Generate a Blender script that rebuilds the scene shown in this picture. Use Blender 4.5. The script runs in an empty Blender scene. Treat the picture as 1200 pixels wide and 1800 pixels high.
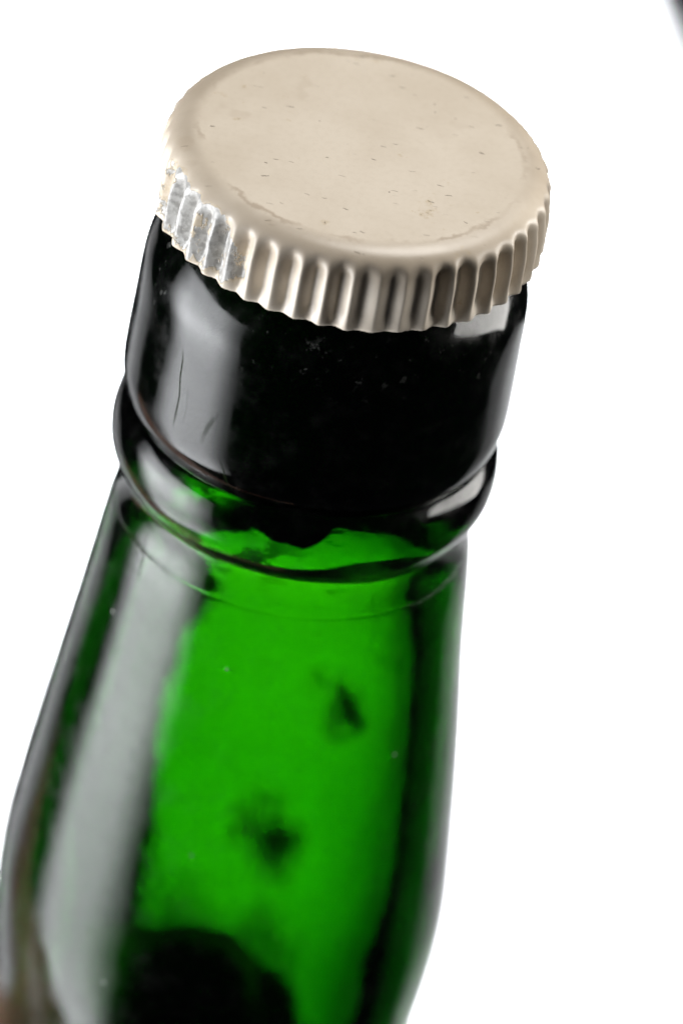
import bpy, bmesh, math, random
from math import sin, cos, pi, radians, sqrt
from mathutils import Vector, Matrix
random.seed(7)
sc = bpy.context.scene
COL = sc.collection
MM = 0.001
H = 0.330                                   # height of the closed bottle, cap included

# ------------------------------------------------------------------ camera (level, looking along +Y; the bottle is held tipped towards it)
D, S = 0.60, 23000.0                        # distance to the cap and image scale used for the framing
ELEV, LEAN = radians(36.3), radians(11.0)
u = Vector((sin(LEAN)*cos(ELEV), -sin(ELEV), cos(LEAN)*cos(ELEV)))   # the bottle's axis
xl = Vector((0, 1, 0)).cross(u).normalized()
yl = u.cross(xl)
CAM = Vector((0, -D, 1.30))
TOP = CAM + Vector((34/S, D, 643/S))        # centre of the cap top
B = Matrix.Translation(TOP - u*H) @ Matrix((xl, yl, u)).transposed().to_4x4()   # bottle frame -> world
cam_data = bpy.data.cameras.new('camera')
cam = bpy.data.objects.new('camera', cam_data); COL.objects.link(cam)
cam.location = CAM; cam.rotation_euler = (radians(90), 0, 0)
cam_data.sensor_fit = 'VERTICAL'; cam_data.sensor_height = 36.0
cam_data.lens = 36.0*S*D/1800.0
cam_data.clip_start = 0.02; cam_data.clip_end = 20
cam_data.dof.use_dof = True
cam_data.dof.focus_distance = D - 0.004
cam_data.dof.aperture_fstop = 20.0
cam_data.dof.aperture_blades = 7
sc.camera = cam

# ------------------------------------------------------------------ world, lamps, exposure
w = bpy.data.worlds.new('World'); sc.world = w; w.use_nodes = True
w.node_tree.nodes['Background'].inputs['Color'].default_value = (0.80, 0.86, 1.0, 1)
w.node_tree.nodes['Background'].inputs['Strength'].default_value = 0.012

def area(name, loc, target, sx, sy, power, color=(1, 1, 1), spread=180, upv=None):
    l = bpy.data.lights.new(name, 'AREA'); l.shape = 'RECTANGLE'; l.size = sx; l.size_y = sy
    l.energy = power; l.color = color; l.spread = radians(spread)
    o = bpy.data.objects.new(name, l); COL.objects.link(o)
    z = (Vector(loc) - Vector(target)).normalized()
    yv = Vector(upv or (0, 0, 1)); yv = (yv - z*yv.dot(z)).normalized()
    o.matrix_world = Matrix.Translation(loc) @ Matrix((yv.cross(z), yv, z)).transposed().to_4x4()
    return o
def aim(az, el, dist, about=-30):           # a point round the bottle: azimuth from its front (minus = left), elevation
    a, e = radians(az), radians(el)
    return B @ Vector((dist*cos(e)*sin(a), -dist*cos(e)*cos(a), H + about*MM + dist*sin(e)))
area('backdrop_lamp', (-0.03, 0.22, 1.72), (-0.03, 0.62, 1.28), 0.16, 0.2, 3.6, (0.96, 0.98, 1.0), 60)
# window-like softbox on the left, its long side parallel to the bottle
AX = B.to_3x3()
def left_window(z0, z1, width, power, az=-74, d=0.51):
    q = radians(az)
    loc = B @ Vector((d*sin(q), -d*cos(q), H + (z0+z1)/2))
    o = area('left_softbox', loc, loc - AX @ Vector((sin(q), -cos(q), 0)), width, z1-z0, power, (0.95, 0.97, 1.0), 180, u)
    l = o.data; l.use_nodes = True; nt = l.node_tree        # a softbox fed from its upper end: brighter there
    em = nt.nodes['Emission']
    ge = nt.nodes.new('ShaderNodeNewGeometry'); sp = nt.nodes.new('ShaderNodeSeparateXYZ'); mr = nt.nodes.new('ShaderNodeValToRGB')
    nt.links.new(ge.outputs['Parametric'], sp.inputs[0]); nt.links.new(sp.outputs[1], mr.inputs[0])
    cr = mr.color_ramp; cr.interpolation = 'B_SPLINE'
    for q, v in ((0.38, 0.36), (0.48, 0.52), (0.60, 0.86), (0.70, 0.88), (0.84, 0.58)):
        e = cr.elements.new(q); e.color = (v, v, v, 1)
    cr.elements[0].color = (0.48, 0.48, 0.48, 1); cr.elements[-1].color = (0.5, 0.5, 0.5, 1)
    mu = nt.nodes.new('ShaderNodeMath'); mu.operation = 'MULTIPLY'; mu.inputs[1].default_value = 2.0
    nt.links.new(mr.outputs[0], mu.inputs[0])
    m2 = nt.nodes.new('ShaderNodeMath'); m2.operation = 'MULTIPLY'
    cu = nt.nodes.new('ShaderNodeValToRGB'); nt.links.new(sp.outputs[0], cu.inputs[0]); cu.color_ramp.interpolation = 'EASE'
    for q, v in ((0.30, 1.0), (0.62, 1.0)): cu.color_ramp.elements.new(q).color = (v, v, v, 1)      # fades towards its side edges
    cu.color_ramp.elements[0].color = (0.12, 0.12, 0.12, 1); cu.color_ramp.elements[-1].color = (0.12, 0.12, 0.12, 1)
    nt.links.new(mu.outputs[0], m2.inputs[0]); nt.links.new(cu.outputs[0], m2.inputs[1]); nt.links.new(m2.outputs[0], em.inputs['Strength'])
left_window(-0.68, 0.10, 0.56, 11.2, -72)
area('right_softbox', aim(106, 6, 0.50, 0), aim(0, 0, 0, 0), 0.42, 0.20, 2.3, (1.0, 0.98, 0.94))
area('top_softbox', aim(150, 62, 0.75, 0), aim(0, 0, 0, 0), 0.35, 0.35, 5.7, (1.0, 0.97, 0.92))

sc.view_settings.view_transform = 'Standard'; sc.view_settings.look = 'None'
sc.view_settings.exposure = 0; sc.view_settings.gamma = 1
sc.render.engine = 'CYCLES'
cy = sc.cycles
cy.max_bounces = 24; cy.transmission_bounces = 20; cy.glossy_bounces = 8; cy.transparent_max_bounces = 12
cy.caustics_reflective = True; cy.caustics_refractive = True; cy.blur_glossy = 0.5
cy.sample_clamp_indirect = 6.0
cy.use_denoising = True

# ------------------------------------------------------------------ node helpers
def mat(name):
    m = bpy.data.materials.new(name); m.use_nodes = True
    nt = m.node_tree; nt.nodes.clear()
    return m, nt
class N:
    def __init__(s, nt): s.nt = nt
    def new(s, t, **kw):
        n = s.nt.nodes.new(t)
        for k, v in kw.items(): setattr(n, k, v)
        return n
    def put(s, sock, v):
        if isinstance(v, bpy.types.NodeSocket): s.nt.links.new(v, sock)
        elif v is not None: sock.default_value = v
    def math(s, op, a, b=0.0, c=None, clamp=False):
        n = s.new('ShaderNodeMath', operation=op, use_clamp=clamp)
        s.put(n.inputs[0], a); s.put(n.inputs[1], b)
        if c is not None: s.put(n.inputs[2], c)
        return n.outputs[0]
    def vmath(s, op, a, b=(0, 0, 0), out=0):
        n = s.new('ShaderNodeVectorMath', operation=op)
        s.put(n.inputs[0], a); s.put(n.inputs[1], b)
        return n.outputs['Value'] if out == 'v' else n.outputs[0]
    def step(s, v, a, b, lo=0.0, hi=1.0):
        n = s.new('ShaderNodeMapRange', interpolation_type='SMOOTHSTEP')
        s.put(n.inputs['Value'], v); s.put(n.inputs['From Min'], a); s.put(n.inputs['From Max'], b)
        s.put(n.inputs['To Min'], lo); s.put(n.inputs['To Max'], hi)
        return n.outputs[0]
    def noise(s, vec, scale, detail=3.0, rough=0.55, dist=0.0):
        n = s.new('ShaderNodeTexNoise'); s.put(n.inputs['Vector'], vec)
        n.inputs['Scale'].default_value = scale; n.inputs['Detail'].default_value = detail
        n.inputs['Roughness'].default_value = rough; n.inputs['Distortion'].default_value = dist
        return n.outputs['Fac'], n.outputs['Color']
    def voro(s, vec, scale, rnd=1.0):
        n = s.new('ShaderNodeTexVoronoi'); s.put(n.inputs['Vector'], vec)
        n.inputs['Scale'].default_value = scale; n.inputs['Randomness'].default_value = rnd
        return n.outputs['Distance'], n.outputs['Color']
    def mapping(s, vec, loc=(0, 0, 0), rot=(0, 0, 0), scale=(1, 1, 1)):
        n = s.new('ShaderNodeMapping'); s.put(n.inputs['Vector'], vec)
        n.inputs['Location'].default_value = loc; n.inputs['Rotation'].default_value = rot; n.inputs['Scale'].default_value = scale
        return n.outputs[0]
    def mixc(s, f, a, b):
        n = s.new('ShaderNodeMix', data_type='RGBA')
        s.put(n.inputs[0], f); s.put(n.inputs[6], a); s.put(n.inputs[7], b)
        return n.outputs[2]
    def mixs(s, f, a, b):
        n = s.new('ShaderNodeMixShader'); s.put(n.inputs[0], f); s.nt.links.new(a, n.inputs[1]); s.nt.links.new(b, n.inputs[2])
        return n.outputs[0]
    def sep(s, vec):
        n = s.new('ShaderNodeSeparateXYZ'); s.put(n.inputs[0], vec); return n.outputs
    def coords(s): return s.new('ShaderNodeTexCoord').outputs['Object']
    def bump(s, h, strength, dist):
        n = s.new('ShaderNodeBump'); n.inputs['Strength'].default_value = strength
        n.inputs['Distance'].default_value = dist; s.put(n.inputs['Height'], h)
        return n.outputs[0]

# ------------------------------------------------------------------ materials
def glass_material():
    m, nt = mat('green_glass'); g = N(nt)
    co = g.coords(); x, y, z = g.sep(co)
    zc = g.math('SUBTRACT', z, H)                                  # height below the cap top (negative)
    rad = g.math('SQRT', g.math('ADD', g.math('MULTIPLY', x, x), g.math('MULTIPLY', y, y)))
    n1, n1c = g.noise(co, 140, 2)
    n2, _ = g.noise(co, 900, 3)
    n3, n3c = g.noise(co, 420, 4, 0.6)
    bmp = g.bump(g.math('ADD', n1, g.math('MULTIPLY', n2, 0.022)), 0.08, 0.0006)
    rf = g.new('ShaderNodeBsdfRefraction'); rf.inputs['IOR'].default_value = 1.5; rf.inputs['Roughness'].default_value = 0.03
    gs = g.new('ShaderNodeBsdfGlossy')
    g.put(gs.inputs['Roughness'], g.step(n3, 0.35, 0.7, 0.07, 0.18))
    fr = g.new('ShaderNodeFresnel'); fr.inputs['IOR'].default_value = 1.5
    for q in (rf, gs, fr): nt.links.new(bmp, q.inputs['Normal'])
    glass = g.mixs(fr.outputs[0], rf.outputs[0], gs.outputs[0])
    # dried stains and painted finger shade on the far wall, residue inside below the plug
    warp = g.vmath('SCALE', g.vmath('SUBTRACT', n3c, (0.5, 0.5, 0.5)))
    warp.node.inputs['Scale'].default_value = 0.0045
    wco = g.vmath('ADD', co, warp)
    total = None
    for (ang, zz, r, soft, amt) in STAINS_AND_FINGER_SHADE:
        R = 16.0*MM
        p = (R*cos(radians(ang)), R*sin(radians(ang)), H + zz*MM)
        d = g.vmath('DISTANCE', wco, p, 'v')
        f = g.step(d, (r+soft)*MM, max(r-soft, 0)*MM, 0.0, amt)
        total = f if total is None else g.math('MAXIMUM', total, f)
    ang = g.math('ARCTAN2', y, x)
    res_n, _ = g.noise(g.mapping(co, scale=(1, 1, 2.4)), 330, 4, 0.65)
    res = g.math('MULTIPLY', g.step(res_n, 0.43, 0.53), g.step(rad, 0.0122, 0.0116))
    res = g.math('MULTIPLY', res, g.math('MULTIPLY', g.step(zc, -0.0345, -0.0315), g.step(zc, -0.0245, -0.0262)))
    res = g.math('MULTIPLY', res, g.math('MULTIPLY', g.step(ang, -2.5, -2.1), g.step(ang, -1.25, -1.75)))
    total = g.math('MAXIMUM', total, g.math('MULTIPLY', res, 0.9))
    # a broken ring of grime specks under the bead
    rn, _ = g.noise(co, 480, 4, 0.65)
    ring = g.math('MULTIPLY', g.step(rn, 0.56, 0.66), g.math('MULTIPLY', g.step(zc, -0.0535, -0.0525), g.step(zc, -0.0500, -0.0510)))
    ring = g.math('MULTIPLY', ring, g.step(y, 0.0, 0.004))
    total = g.math('MAXIMUM', total, g.math('MULTIPLY', ring, 0.8))
    wig = g.math('MULTIPLY', g.math('SUBTRACT', n1, 0.5), 0.12)
    for (a0, z0, z1, wd, slope, amt) in SCRATCHES:
        aa = g.math('ABSOLUTE', g.math('ADD', g.math('SUBTRACT', ang, radians(a0)), g.math('ADD', wig, g.math('MULTIPLY', g.math('SUBTRACT', zc, z0*MM), slope))))
        k = g.math('MULTIPLY', g.step(aa, wd, wd*0.4), g.math('MULTIPLY', g.step(zc, (z1-1)*MM, (z1+1)*MM), g.step(zc, (z0+1)*MM, (z0-1)*MM)))
        k = g.math('MULTIPLY', g.math('MULTIPLY', k, amt), g.step(rad, 0.0132, 0.0136))
        total = g.math('MAXIMUM', total, k)
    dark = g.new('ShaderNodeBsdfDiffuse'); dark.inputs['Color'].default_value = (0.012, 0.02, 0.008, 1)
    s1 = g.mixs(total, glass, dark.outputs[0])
    # dust: thin film and pale specks
    vd, vc = g.voro(co, 420)
    cell = g.sep(vc)[0]
    speck = g.math('MULTIPLY', g.step(vd, 0.10, 0.05), g.math('GREATER_THAN', cell, 0.80))
    film = g.math('MULTIPLY', g.math('MULTIPLY', g.step(n3, 0.40, 0.75), g.step(n2, 0.42, 0.62)), 0.010)
    fall = g.math('MULTIPLY', g.step(g.noise(co, 1100, 3, 0.6)[0], 0.60, 0.70), g.math('MULTIPLY', g.step(zc, -0.0150, -0.0085), g.step(n3, 0.42, 0.62)))
    film = g.math('MAXIMUM', film, g.math('MULTIPLY', fall, 0.20))
    outside = g.step(rad, 0.0132, 0.0136)
    dustf = g.math('MULTIPLY', g.math('MAXIMUM', g.math('MULTIPLY', speck, 0.55), film), outside)
    dust = g.new('ShaderNodeBsdfDiffuse'); dust.inputs['Color'].default_value = (0.42, 0.42, 0.40, 1)
    s2 = g.mixs(dustf, s1, dust.outputs[0])
    out = g.new('ShaderNodeOutputMaterial'); nt.links.new(s2, out.inputs['Surface'])
    va = g.new('ShaderNodeVolumeAbsorption')
    # absorption per metre for R, G, B = density*(1-colour)
    va.inputs['Color'].default_value = (0.475, 0.782, 0.0, 1); va.inputs['Density'].default_value = 1200.0
    nt.links.new(va.outputs[0], out.inputs['Volume'])
    return m

# (angle round the axis, height below cap top in mm, radius mm, softness mm, opacity)
STAINS_AND_FINGER_SHADE = [(56, -62.2, 2.7, 1.4, 0.97), (67, -61.8, 1.5, 1.3, 0.75), (73, -79.8, 3.1, 1.5, 0.98), (82, -77.6, 2.6, 1.5, 0.95),
          (104, -98.5, 5, 1.6, 0.97), (90, -99, 5.5, 1.6, 0.98), (78, -101.5, 5, 1.6, 0.97), (66, -102.5, 5, 1.6, 0.95), (55, -97.5, 4.5, 2.0, 0.95), (46, -99.5, 4.5, 2.0, 0.95), (62, -92.5, 3.5, 3.2, 0.6), (118, -99.5, 4, 2, 0.9), (70, -90.5, 3.2, 2.8, 0.75), (106, -91, 4.5, 4.0, 0.62), (90, -94, 4.5, 4.0, 0.6), (124, -84, 3.0, 3.0, 0.5), (72, -70, 0.7, 0.8, 0.35), (40, -58, 0.5, 0.6, 0.5), (36, -66, 0.6, 0.6, 0.5), (34, -72, 0.5, 0.6, 0.45)]  # the big low spots paint the unlit fingers behind the glass black

# (angle, upper and lower height in mm, half width in radians, slant, opacity)
SCRATCHES = [(-133, -14.5, -20.5, 0.008, 6.0, 0.9), (-128, -17, -20, 0.003, 3.0, 0.4), (-117, -18.0, -20.2, 0.016, -14.0, 0.5), (-112, -21.8, -23.4, 0.012, 30.0, 0.6), (-140, -34, -37, 0.01, 8.0, 0.6)]

def cap_material():
    m, nt = mat('cream_cap_paint'); g = N(nt)
    co = g.coords(); x, y, z = g.sep(co)
    zc = g.math('SUBTRACT', z, H)
    rad = g.math('SQRT', g.math('ADD', g.math('MULTIPLY', x, x), g.math('MULTIPLY', y, y)))
    ang = g.math('ARCTAN2', y, x)
    n1, _ = g.noise(co, 120, 4); n2, n2c = g.noise(co, 500, 4, 0.6); n3, _ = g.noise(co, 1800, 3, 0.6)
    base = g.mixc(g.step(n1, 0.3, 0.7), (0.71, 0.625, 0.515, 1), (0.755, 0.673, 0.565, 1))
    base = g.mixc(g.math('MULTIPLY', g.step(n3, 0.4, 0.75), 0.12), base, (0.50, 0.42, 0.31, 1))
    # brown tide line where the flat top turns into the shoulder
    rw = g.math('ADD', rad, g.math('MULTIPLY', g.math('SUBTRACT', n2, 0.5), 0.0022))
    line = g.math('MULTIPLY', g.step(rw, 0.01225, 0.0126), g.step(rw, 0.0130, 0.01265))
    line = g.math('MULTIPLY', line, g.step(n1, 0.44, 0.62))
    base = g.mixc(g.math('MULTIPLY', line, 0.45), base, (0.22, 0.13, 0.055, 1))
    # handling grime on the shoulder, in blotches
    sh = g.math('MULTIPLY', g.step(rad, 0.0122, 0.0134), g.step(zc, -0.0042, -0.0012))
    sh = g.math('MULTIPLY', sh, g.step(g.noise(co, 90, 3)[0], 0.30, 0.60, 0.25, 1.0))
    base = g.mixc(g.math('MULTIPLY', sh, 0.55), base, (0.34, 0.27, 0.195, 1))
    # grime in streaks down the skirt
    sk = g.math('MULTIPLY', g.step(zc, -0.0012, -0.0030), g.step(g.noise(g.mapping(co, scale=(1, 1, 0.35)), 700, 3)[0], 0.52, 0.70))
    base = g.mixc(g.math('MULTIPLY', sk, 0.30), base, (0.35, 0.28, 0.19, 1))
    # specks and short scratches on the top
    top = g.step(zc, -0.0006, -0.0003)
    marks = None
    for (rz, sx, sy, thr, gate, seed) in [(0.5, 420, 1900, 0.13, 0.72, 1), (-0.6, 380, 2000, 0.12, 0.74, 5), (1.2, 900, 1100, 0.10, 0.84, 9), (-0.2, 300, 1900, 0.11, 0.74, 13), (-0.9, 260, 1700, 0.10, 0.78, 21), (0.1, 420, 460, 0.07, 0.86, 33)]:
        mv = g.mapping(g.vmath('ADD', co, g.vmath('SCALE', n2c)), loc=(seed*1.3, seed*2.1, 0), rot=(0, 0, rz), scale=(sx, sy, 0.001))
        mv.node.inputs['Vector'].links[0].from_node.inputs[1].links[0].from_node.inputs['Scale'].default_value = 0.0012
        vd, vc = g.voro(mv, 1.0)
        k = g.math('MULTIPLY', g.step(vd, thr, thr*0.5), g.math('GREATER_THAN', g.sep(vc)[0], gate))
        k = g.math('MULTIPLY', k, g.sep(vc)[1])
        marks = k if marks is None else g.math('MAXIMUM', marks, k)
    marks = g.math('MULTIPLY', marks, top)
    base = g.mixc(g.math('MULTIPLY', marks, 0.75), base, (0.13, 0.095, 0.06, 1))
    smud = g.math('MULTIPLY', g.step(g.noise(co, 260, 2)[0], 0.66, 0.74), top)
    base = g.mixc(g.math('MULTIPLY', smud, 0.13), base, (0.35, 0.25, 0.15, 1))
    # flaked paint, bare pitted aluminium on the left of the skirt
    a0 = g.math('ABSOLUTE', g.math('ADD', ang, radians(141)))
    sector = g.step(a0, radians(30), radians(12))
    cz = g.math('MULTIPLY', g.step(zc, -0.0003, -0.0012), g.step(zc, -0.0068, -0.0050, 0.35, 1.0))
    cn, _ = g.noise(g.mapping(co, scale=(1, 1, 0.7)), 430, 6, 0.66)
    chip = g.step(g.math('ADD', g.math('MULTIPLY', g.math('MULTIPLY', sector, cz), 0.30), g.math('SUBTRACT', cn, 0.5)), 0.20, 0.235)
    # tiny chips elsewhere
    chip2 = g.math('MULTIPLY', g.step(g.noise(co, 800, 3)[0], 0.735, 0.75), g.step(rad, 0.0128, 0.0136))
    chip = g.math('MAXIMUM', chip, chip2)
    edge = g.step(g.math('ADD', g.math('MULTIPLY', g.math('MULTIPLY', sector, cz), 0.30), g.math('SUBTRACT', cn, 0.5)), 0.13, 0.21)
    base = g.mixc(g.math('MULTIPLY', edge, 0.45), base, (0.50, 0.38, 0.20, 1))
    p = g.new('ShaderNodeBsdfPrincipled')
    pit, _ = g.noise(co, 1300, 4, 0.6)
    metal = g.mixc(g.step(pit, 0.36, 0.60), (0.33, 0.32, 0.30, 1), (0.56, 0.55, 0.525, 1))
    g.put(p.inputs['Base Color'], g.mixc(chip, base, metal))
    g.put(p.inputs['Metallic'], g.math('MULTIPLY', chip, 0.08))
    rough = g.step(n1, 0.3, 0.7, 0.30, 0.42)
    g.put(p.inputs['Roughness'], g.math('ADD', rough, g.math('MULTIPLY', marks, 0.3)))
    hgt = g.math('SUBTRACT', g.math('MULTIPLY', n3, 0.05), g.math('MULTIPLY', chip, g.math('ADD', 0.3, g.math('MULTIPLY', pit, 0.45))))
    hgt = g.math('SUBTRACT', hgt, g.math('MULTIPLY', marks, 0.4))
    g.put(p.inputs['Normal'], g.bump(hgt, 0.7, 0.00025))
    out = g.new('ShaderNodeOutputMaterial'); nt.links.new(p.outputs[0], out.inputs['Surface'])
    return m

def simple(name, col, rough, scale=80, var=0.25, bump=0.0, sss=0.0, spec=0.5):
    m, nt = mat(name); g = N(nt); co = g.coords()
    n1, _ = g.noise(co, scale, 4)
    c2 = tuple(c*(1-var) for c in col) + (1,)
    p = g.new('ShaderNodeBsdfPrincipled')
    g.put(p.inputs['Base Color'], g.mixc(g.step(n1, 0.3, 0.7), c2, tuple(col) + (1,)))
    p.inputs['Roughness'].default_value = rough
    p.inputs['Specular IOR Level'].default_value = spec
    if sss:
        p.inputs['Subsurface Weight'].default_value = sss
        p.inputs['Subsurface Radius'].default_value = (0.004, 0.0016, 0.0008); p.inputs['Subsurface Scale'].default_value = 1.0
    if bump: g.put(p.inputs['Normal'], g.bump(g.noise(co, scale*8, 3)[0], bump, 0.0005))
    out = g.new('ShaderNodeOutputMaterial'); nt.links.new(p.outputs[0], out.inputs['Surface'])
    return m
M_GLASS = glass_material(); M_CAP = cap_material()
M_PLUG = simple('dark_plug', (0.012, 0.011, 0.010), 0.6, 300, 0.4, 0.2, spec=0.1)
M_SKIN = simple('skin', (0.56, 0.32, 0.23), 0.5, 120, 0.18, 0.25, 0.15)
M_NAIL = simple('nail', (0.62, 0.40, 0.33), 0.3, 120, 0.08)
M_BOARD = simple('white_board', (0.86, 0.87, 0.88), 0.8, 30, 0.02, spec=0.2)

# ------------------------------------------------------------------ mesh helpers
def link(name, me, m, parent=None, smooth=True):
    o = bpy.data.objects.new(name, me); COL.objects.link(o)
    me.materials.append(m)
    if smooth:
        for p in me.polygons: p.use_smooth = True
    if parent: o.parent = parent
    return o
def curve(pts, per=8):
    """Catmull-Rom through (r, z) points; a point with a third value is a hard corner."""
    out = []
    n = len(pts)
    for i in range(n-1):
        p1, p2 = pts[i], pts[i+1]
        p0 = pts[i-1] if i > 0 and len(p1) < 3 else p1
        p3 = pts[i+2] if i+2 < n and len(p2) < 3 else p2
        for k in range(per):
            t = k/per
            q = []
            for a in (0, 1):
                q.append(0.5*((2*p1[a]) + (-p0[a]+p2[a])*t + (2*p0[a]-5*p1[a]+4*p2[a]-p3[a])*t*t + (-p0[a]+3*p1[a]-3*p2[a]+p3[a])*t**3))
            out.append((max(q[0], 0.0), q[1]))
    out.append(tuple(pts[-1][:2]))
    return out
def revolve(prof, seg, close=False, fn=None):
    """prof: (r, z) in mm below the cap top. fn(r, z, angle) may change r and z."""
    vs, fs, rings = [], [], []
    for (r, z) in prof:
        if r < 1e-6:
            rings.append([len(vs)]); vs.append((0, 0, H+z*MM)); continue
        ring = []
        for k in range(seg):
            a = 2*pi*k/seg
            rr, zz = fn(r, z, a) if fn else (r, z)
            ring.append(len(vs)); vs.append((rr*MM*cos(a), rr*MM*sin(a), H+zz*MM))
        rings.append(ring)
    pairs = list(zip(rings, rings[1:])) + ([(rings[-1], rings[0])] if close else [])
    for A, B in pairs:
        if len(A) == 1 and len(B) == 1: continue
        for k in range(seg):
            j = (k+1) % seg
            if len(A) == 1: fs.append((A[0], B[j], B[k]))
            elif len(B) == 1: fs.append((A[k], A[j], B[0]))
            else: fs.append((A[k], A[j], B[j], B[k]))
    me = bpy.data.meshes.new('m'); me.from_pydata(vs, [], fs); me.update()
    bm = bmesh.new(); bm.from_mesh(me); bmesh.ops.recalc_face_normals(bm, faces=bm.faces); bm.to_mesh(me); bm.free()
    return me
def tag(o, label, cat, group=None):
    o['label'] = label; o['category'] = cat
    if group: o['group'] = group
def empty(name, loc=(0, 0, 0)):
    o = bpy.data.objects.new(name, None); COL.objects.link(o); o.location = loc; o.empty_display_size = 0.02
    return o

# ------------------------------------------------------------------ setting: the white board behind the bottle
def slab(name, m, corners, z0, z1):
    bm = bmesh.new()
    b = [bm.verts.new((x, y, z0)) for x, y in corners]; t = [bm.verts.new((x, y, z1)) for x, y in corners]
    bm.faces.new(t); bm.faces.new(b[::-1])
    n = len(corners)
    for i in range(n): bm.faces.new((b[i], b[(i+1) % n], t[(i+1) % n], t[i]))
    bmesh.ops.recalc_face_normals(bm, faces=bm.faces)
    me = bpy.data.meshes.new(name); bm.to_mesh(me); bm.free()
    return link(name, me, m, smooth=False)
board = slab('backdrop_and_reflector', M_BOARD, [(-0.083, -0.32), (0.55, -0.32), (0.55, -0.06), (0.0665, 0.020), (-0.0245, 0.28), (-0.088, 0.28)], 0.0, 0.006)
board.matrix_world = Matrix.Translation((0.0, 0.62, 1.30)) @ Matrix.Rotation(radians(90), 4, 'X')
board['kind'] = 'structure'
reflector_card = slab('backdrop_and_reflector', M_BOARD, [(-0.60, -0.32), (-0.30, -0.32), (-0.30, 0.28), (-0.60, 0.28)], 0.0, 0.006)  # added reflector out of frame, gives the glass its pale left rim
reflector_card.matrix_world = board.matrix_world; reflector_card['kind'] = 'structure'

# ------------------------------------------------------------------ bottle
OUT = [(11.2, -1.6, 1), (12.2, -2.1), (12.6, -3.0), (12.6, -5.6), (12.75, -6.6), (13.2, -7.5), (13.85, -8.5), (14.45, -9.7), (14.9, -11.2), (15.08, -13), (15.15, -16),
       (15.25, -20), (15.25, -22), (15.0, -23.4), (14.5, -24.4), (14.2, -24.85, 1), (14.55, -25.2), (15.1, -26.2), (15.35, -27.7), (15.25, -29.1),
       (14.8, -30.3), (14.2, -31.1, 1), (13.95, -31.7), (14.0, -33.2), (14.24, -34.6), (14.25, -34.95), (14.33, -35.25), (14.7, -37.6), (15.1, -41.3), (15.55, -45.5), (16.1, -50), (17.0, -57.5),
       (17.9, -66), (18.35, -72), (18.2, -77.5), (17.6, -83.5), (16.9, -91), (16.4, -100), (16.3, -120), (16.6, -150), (18.0, -168), (24.0, -186), (33.0, -202), (37.0, -218),
       (37.5, -232), (37.5, -300), (37.2, -322), (35.5, -328), (33.0, -330.0, 1), (30.0, -329.2)]
INN = [(30.0, -325), (33.0, -322), (33.8, -316), (34.0, -300), (34.0, -232), (33.3, -217), (29.5, -203), (20.5, -188), (14.5, -170), (12.6, -150), (12.3, -120),
       (12.2, -100), (12.5, -91), (13.2, -83), (13.75, -77), (13.9, -71), (13.7, -65), (13.0, -57), (12.25, -50), (11.68, -45), (11.15, -40),
       (10.75, -36), (10.7, -33), (10.7, -30), (10.7, -25), (10.7, -3.0), (10.8, -1.9), (11.0, -1.58)]
prof = curve(OUT, 6) + [(0.0, -326.5), (0.0, -322.5)] + curve(INN, 5)
def wob(r, z, a):                         # moulded glass is never perfectly round
    s = 0.035*sin(2*a+z*0.05) + 0.02*sin(5*a+1.3+z*0.11) + 0.012*sin(9*a+z*0.31)
    if r < 14.9 and z < -33 and r < 14.6: s *= 0.6
    return r + s, z + 0.04*sin(3*a+0.6)
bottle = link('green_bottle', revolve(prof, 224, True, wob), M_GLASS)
tag(bottle, 'dusty green glass bottle with thick dark collar, bead and swelling neck', 'bottle')

# ------------------------------------------------------------------ cap
cap = empty('screw_cap', (0, 0, 0))
tag(cap, 'cream fluted metal screw cap with flaked paint closing the green bottle', 'bottle cap')
def disc_fn(r, z, a): return r, z + 0.025*sin(2*a+0.5)*min(r/11.8, 1)**2
top_prof = [(0.0, 0.06), (3, 0.055), (6, 0.045), (8.5, 0.03), (10.5, 0.015), (11.4, 0.006), (11.85, 0.0), (12.0, 0.0)]
link('top_panel', revolve(top_prof, 264, False, disc_fn), M_CAP, cap)
NF = 47
amp = [random.uniform(0.85, 1.12) for _ in range(NF)]; ph = [random.uniform(-0.10, 0.10) for _ in range(NF)]
st = [random.uniform(0.30, 0.62) for _ in range(NF)]
for k in range(NF):                       # two squashed flutes at the front right, where the skirt was knocked
    a = (k+0.5)*360/NF
    if 278 < a < 300: amp[k] *= 0.55
def skirt_fn(inner):
    def fn(r, z, a):
        t = a/(2*pi)*NF
        k = int(t) % NF; fr = t - int(t)
        # valley in the middle of the cell; neighbours share the ridge
        v = 0.5-0.5*cos(2*pi*min(max(fr + ph[k]*sin(pi*fr), 0), 1))
        v = 0.6*v**0.95 + 0.4*(1-abs(2*fr-1))
        ramp = min(max((-z-st[k])/2.0, 0), 1); ramp = ramp*ramp*(3-2*ramp)
        flare = 1 - 0.55*min(max((-z-5.2)/1.1, 0), 1)
        d = 0.95*amp[k]*v*ramp*flare
        r2 = r - (d if not inner else d) + 0.03*sin(3*a+1) + 0.02*sin(7*a)
        return r2 if r > 12.2 else r, z + 0.05*sin(2*a+0.5)*(1 if z < -3 else 0.5) + (0.07*sin(11*a+1.7)*random.random() if z < -6.3 else 0)
    return fn
so = [(12.0, 0.0), (12.15, -0.002)]
for k in range(1, 19):
    q = sin(k/18*pi/2)
    so.append((12.15+2.88*q, -2.0*(1-max(1-q**2.5, 0)**(1/2.1))-0.002))
so += [(15.12, -2.5), (15.2, -3.0), (15.24, -3.6), (15.25, -4.2), (15.25, -4.8), (15.25, -5.3), (15.27, -5.8), (15.3, -6.2), (15.25, -6.45), (15.15, -6.52), (15.0, -6.5)]
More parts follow.
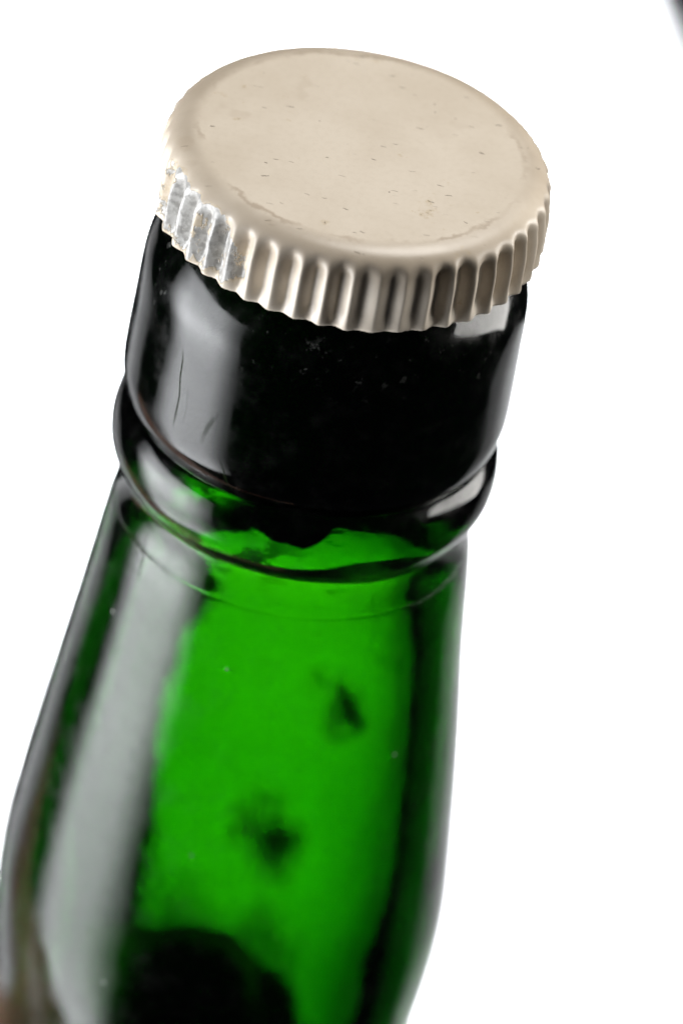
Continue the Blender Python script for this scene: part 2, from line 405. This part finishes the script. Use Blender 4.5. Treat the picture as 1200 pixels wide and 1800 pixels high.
si = [(14.85, -6.2), (14.8, -5.4), (14.8, -4.0), (14.75, -2.6), (14.3, -1.8), (13.4, -0.9), (11.9, -0.4)]
link('skirt', revolve(so+si, NF*16, False, skirt_fn(False)), M_CAP, cap)
plug = [(0.0, -0.5), (9.0, -0.5), (13.2, -1.0), (13.2, -1.45), (10.85, -1.5), (10.85, -3), (10.85, -23.5), (10.85, -25.0), (10.8, -25.8), (10.5, -26.4), (9.8, -26.8), (7.0, -27.1), (0.0, -27.3)]
def plug_fn(r, z, a):                     # the end is worn and drips lower towards the front
    if z > -25.5: return r, z
    d = ((math.degrees(a) + 180 + 88) % 360) - 180
    lobe = 3.2*math.exp(-(abs(d)/30)**2.6) + 0.13*sin(7*a) + 0.10*sin(17*a+1) + 0.08*sin(31*a+2)
    return r, z - lobe*min(1, (-z-25.5)/0.9)
pl = link('inner_plug', revolve(plug, 192, False, plug_fn), M_PLUG, cap)
pl['label'] = 'dark rounded plug hanging inside the bottle neck'

# ------------------------------------------------------------------ hand holding the bottle just below the frame
def pol(deg, r, z): return Vector((r*cos(radians(deg)), r*sin(radians(deg)), z-12))*MM + Vector((0, 0, H))
def capsule(bm, a, b, ra, rb, seg=14, rings=5):
    d = (b-a); L = d.length; q = d.to_track_quat('Z', 'Y')
    prof = []
    for k in range(rings+1):
        t = -pi/2 + k/rings*pi/2; prof.append((ra*cos(t), ra*sin(t)))
    for k in range(rings+1):
        t = k/rings*pi/2; prof.append((rb*cos(t), L+rb*sin(t)))
    R = []
    for r, z in prof:
        R.append([bm.verts.new(a + q @ Vector((max(r, 1e-5)*cos(2*pi*k/seg), max(r, 1e-5)*sin(2*pi*k/seg), z))) for k in range(seg)])
    for A, B in zip(R, R[1:]):
        for k in range(seg): bm.faces.new((A[k], A[(k+1) % seg], B[(k+1) % seg], B[k]))
    bm.faces.new(R[0][::-1]); bm.faces.new(R[-1])
fingers = {   # joints knuckle, middle, last, tip as (angle, radius from axis, height) and their radii in mm
 'index':  ([(180, 38, -108), (130, 28.5, -101), (90, 25.6, -97), (58, 24.9, -101)], (10.0, 8.8, 8.0, 6.8)),
 'middle': ([(178, 40, -121), (124, 28.5, -116), (90, 25.4, -115), (68, 24.6, -118)], (10.0, 9.0, 8.1, 7.0)),
 'ring':   ([(178, 39, -140), (126, 28, -136), (82, 25.2, -139), (62, 24.2, -141)], (9.6, 8.6, 7.8, 6.7)),
 'little': ([(182, 36, -157), (136, 26.5, -153), (100, 24.6, -154), (66, 24.0, -155)], (8.6, 7.4, 6.8, 5.9)),
}
bm = bmesh.new()
wrist = pol(170, 112, -158)
for nme, (j, r) in fingers.items():
    P = [pol(*q) for q in j]
    capsule(bm, wrist + (P[0]-wrist)*0.12, P[0], 16*MM, (r[0]+1.5)*MM)
    for k in range(3): capsule(bm, P[k], P[k+1], r[k]*MM, r[k+1]*MM)
T = [pol(180, 90, -140), pol(196, 54, -124), pol(225, 33, -122), pol(257, 27.5, -122)]
for k, (ra, rb) in enumerate(((16, 12.5), (12.5, 10), (10, 8.2))): capsule(bm, T[k], T[k+1], ra*MM, rb*MM)
capsule(bm, T[1], pol(180, 39, -118), 10*MM, 10*MM)
elbow = Vector((-0.30, 0.17, 0.02))
capsule(bm, wrist, elbow, 24*MM, 37*MM, 20)
capsule(bm, wrist + (pol(178, 60, -130)-wrist)*0.0, pol(178, 58, -132), 22*MM, 19*MM, 18)
me = bpy.data.meshes.new('hand'); bm.to_mesh(me); bm.free()
hand = link('hand', me, M_SKIN)
rm = hand.modifiers.new('blend', 'REMESH'); rm.mode = 'VOXEL'; rm.voxel_size = 0.0012; rm.use_smooth_shade = True
sm = hand.modifiers.new('soften', 'SMOOTH'); sm.factor = 0.5; sm.iterations = 8
tag(hand, 'bare hand gripping the lower neck of the green bottle from the left', 'hand')
def nail(p_tip, p_prev, outward, r):
    d = (p_tip-p_prev).normalized(); n = (outward - d*outward.dot(d)).normalized(); s = d.cross(n)
    vs, fs = [], []
    for i in range(6):
        for k in range(7):
            a = (k/6-0.5)*1.7; l = (i/5-0.35)*1.35*r*1.5
            wd = 1.0 if i < 4 else (0.93 if i == 4 else 0.75)
            vs.append(p_tip + d*l + n*(r*(cos(a)*1.0) - (0.0004 if i == 5 else 0)+0.0001) + s*(r*sin(a)*0.92*wd))
    for i in range(5):
        for k in range(6): fs.append((i*7+k, i*7+k+1, i*7+k+8, i*7+k+7))
    m2 = bpy.data.meshes.new('nail'); m2.from_pydata(vs, [], fs); m2.update()
    o = link('fingernail', m2, M_NAIL, hand)
    so_ = o.modifiers.new('thick', 'SOLIDIFY'); so_.thickness = 0.0005; so_.offset = 0
for nme, (j, r) in fingers.items():
    pt = pol(*j[3]); nail(pt, pol(*j[2]), Vector((pt.x, pt.y, 0)), r[3]*MM)
nail(T[3], T[2], Vector((T[3].x, T[3].y, 0)), 8.2*MM)

# everything above was built upright round the bottle's axis; tip it into the pose of the photograph
for o in (bottle, cap, hand): o.matrix_world = B
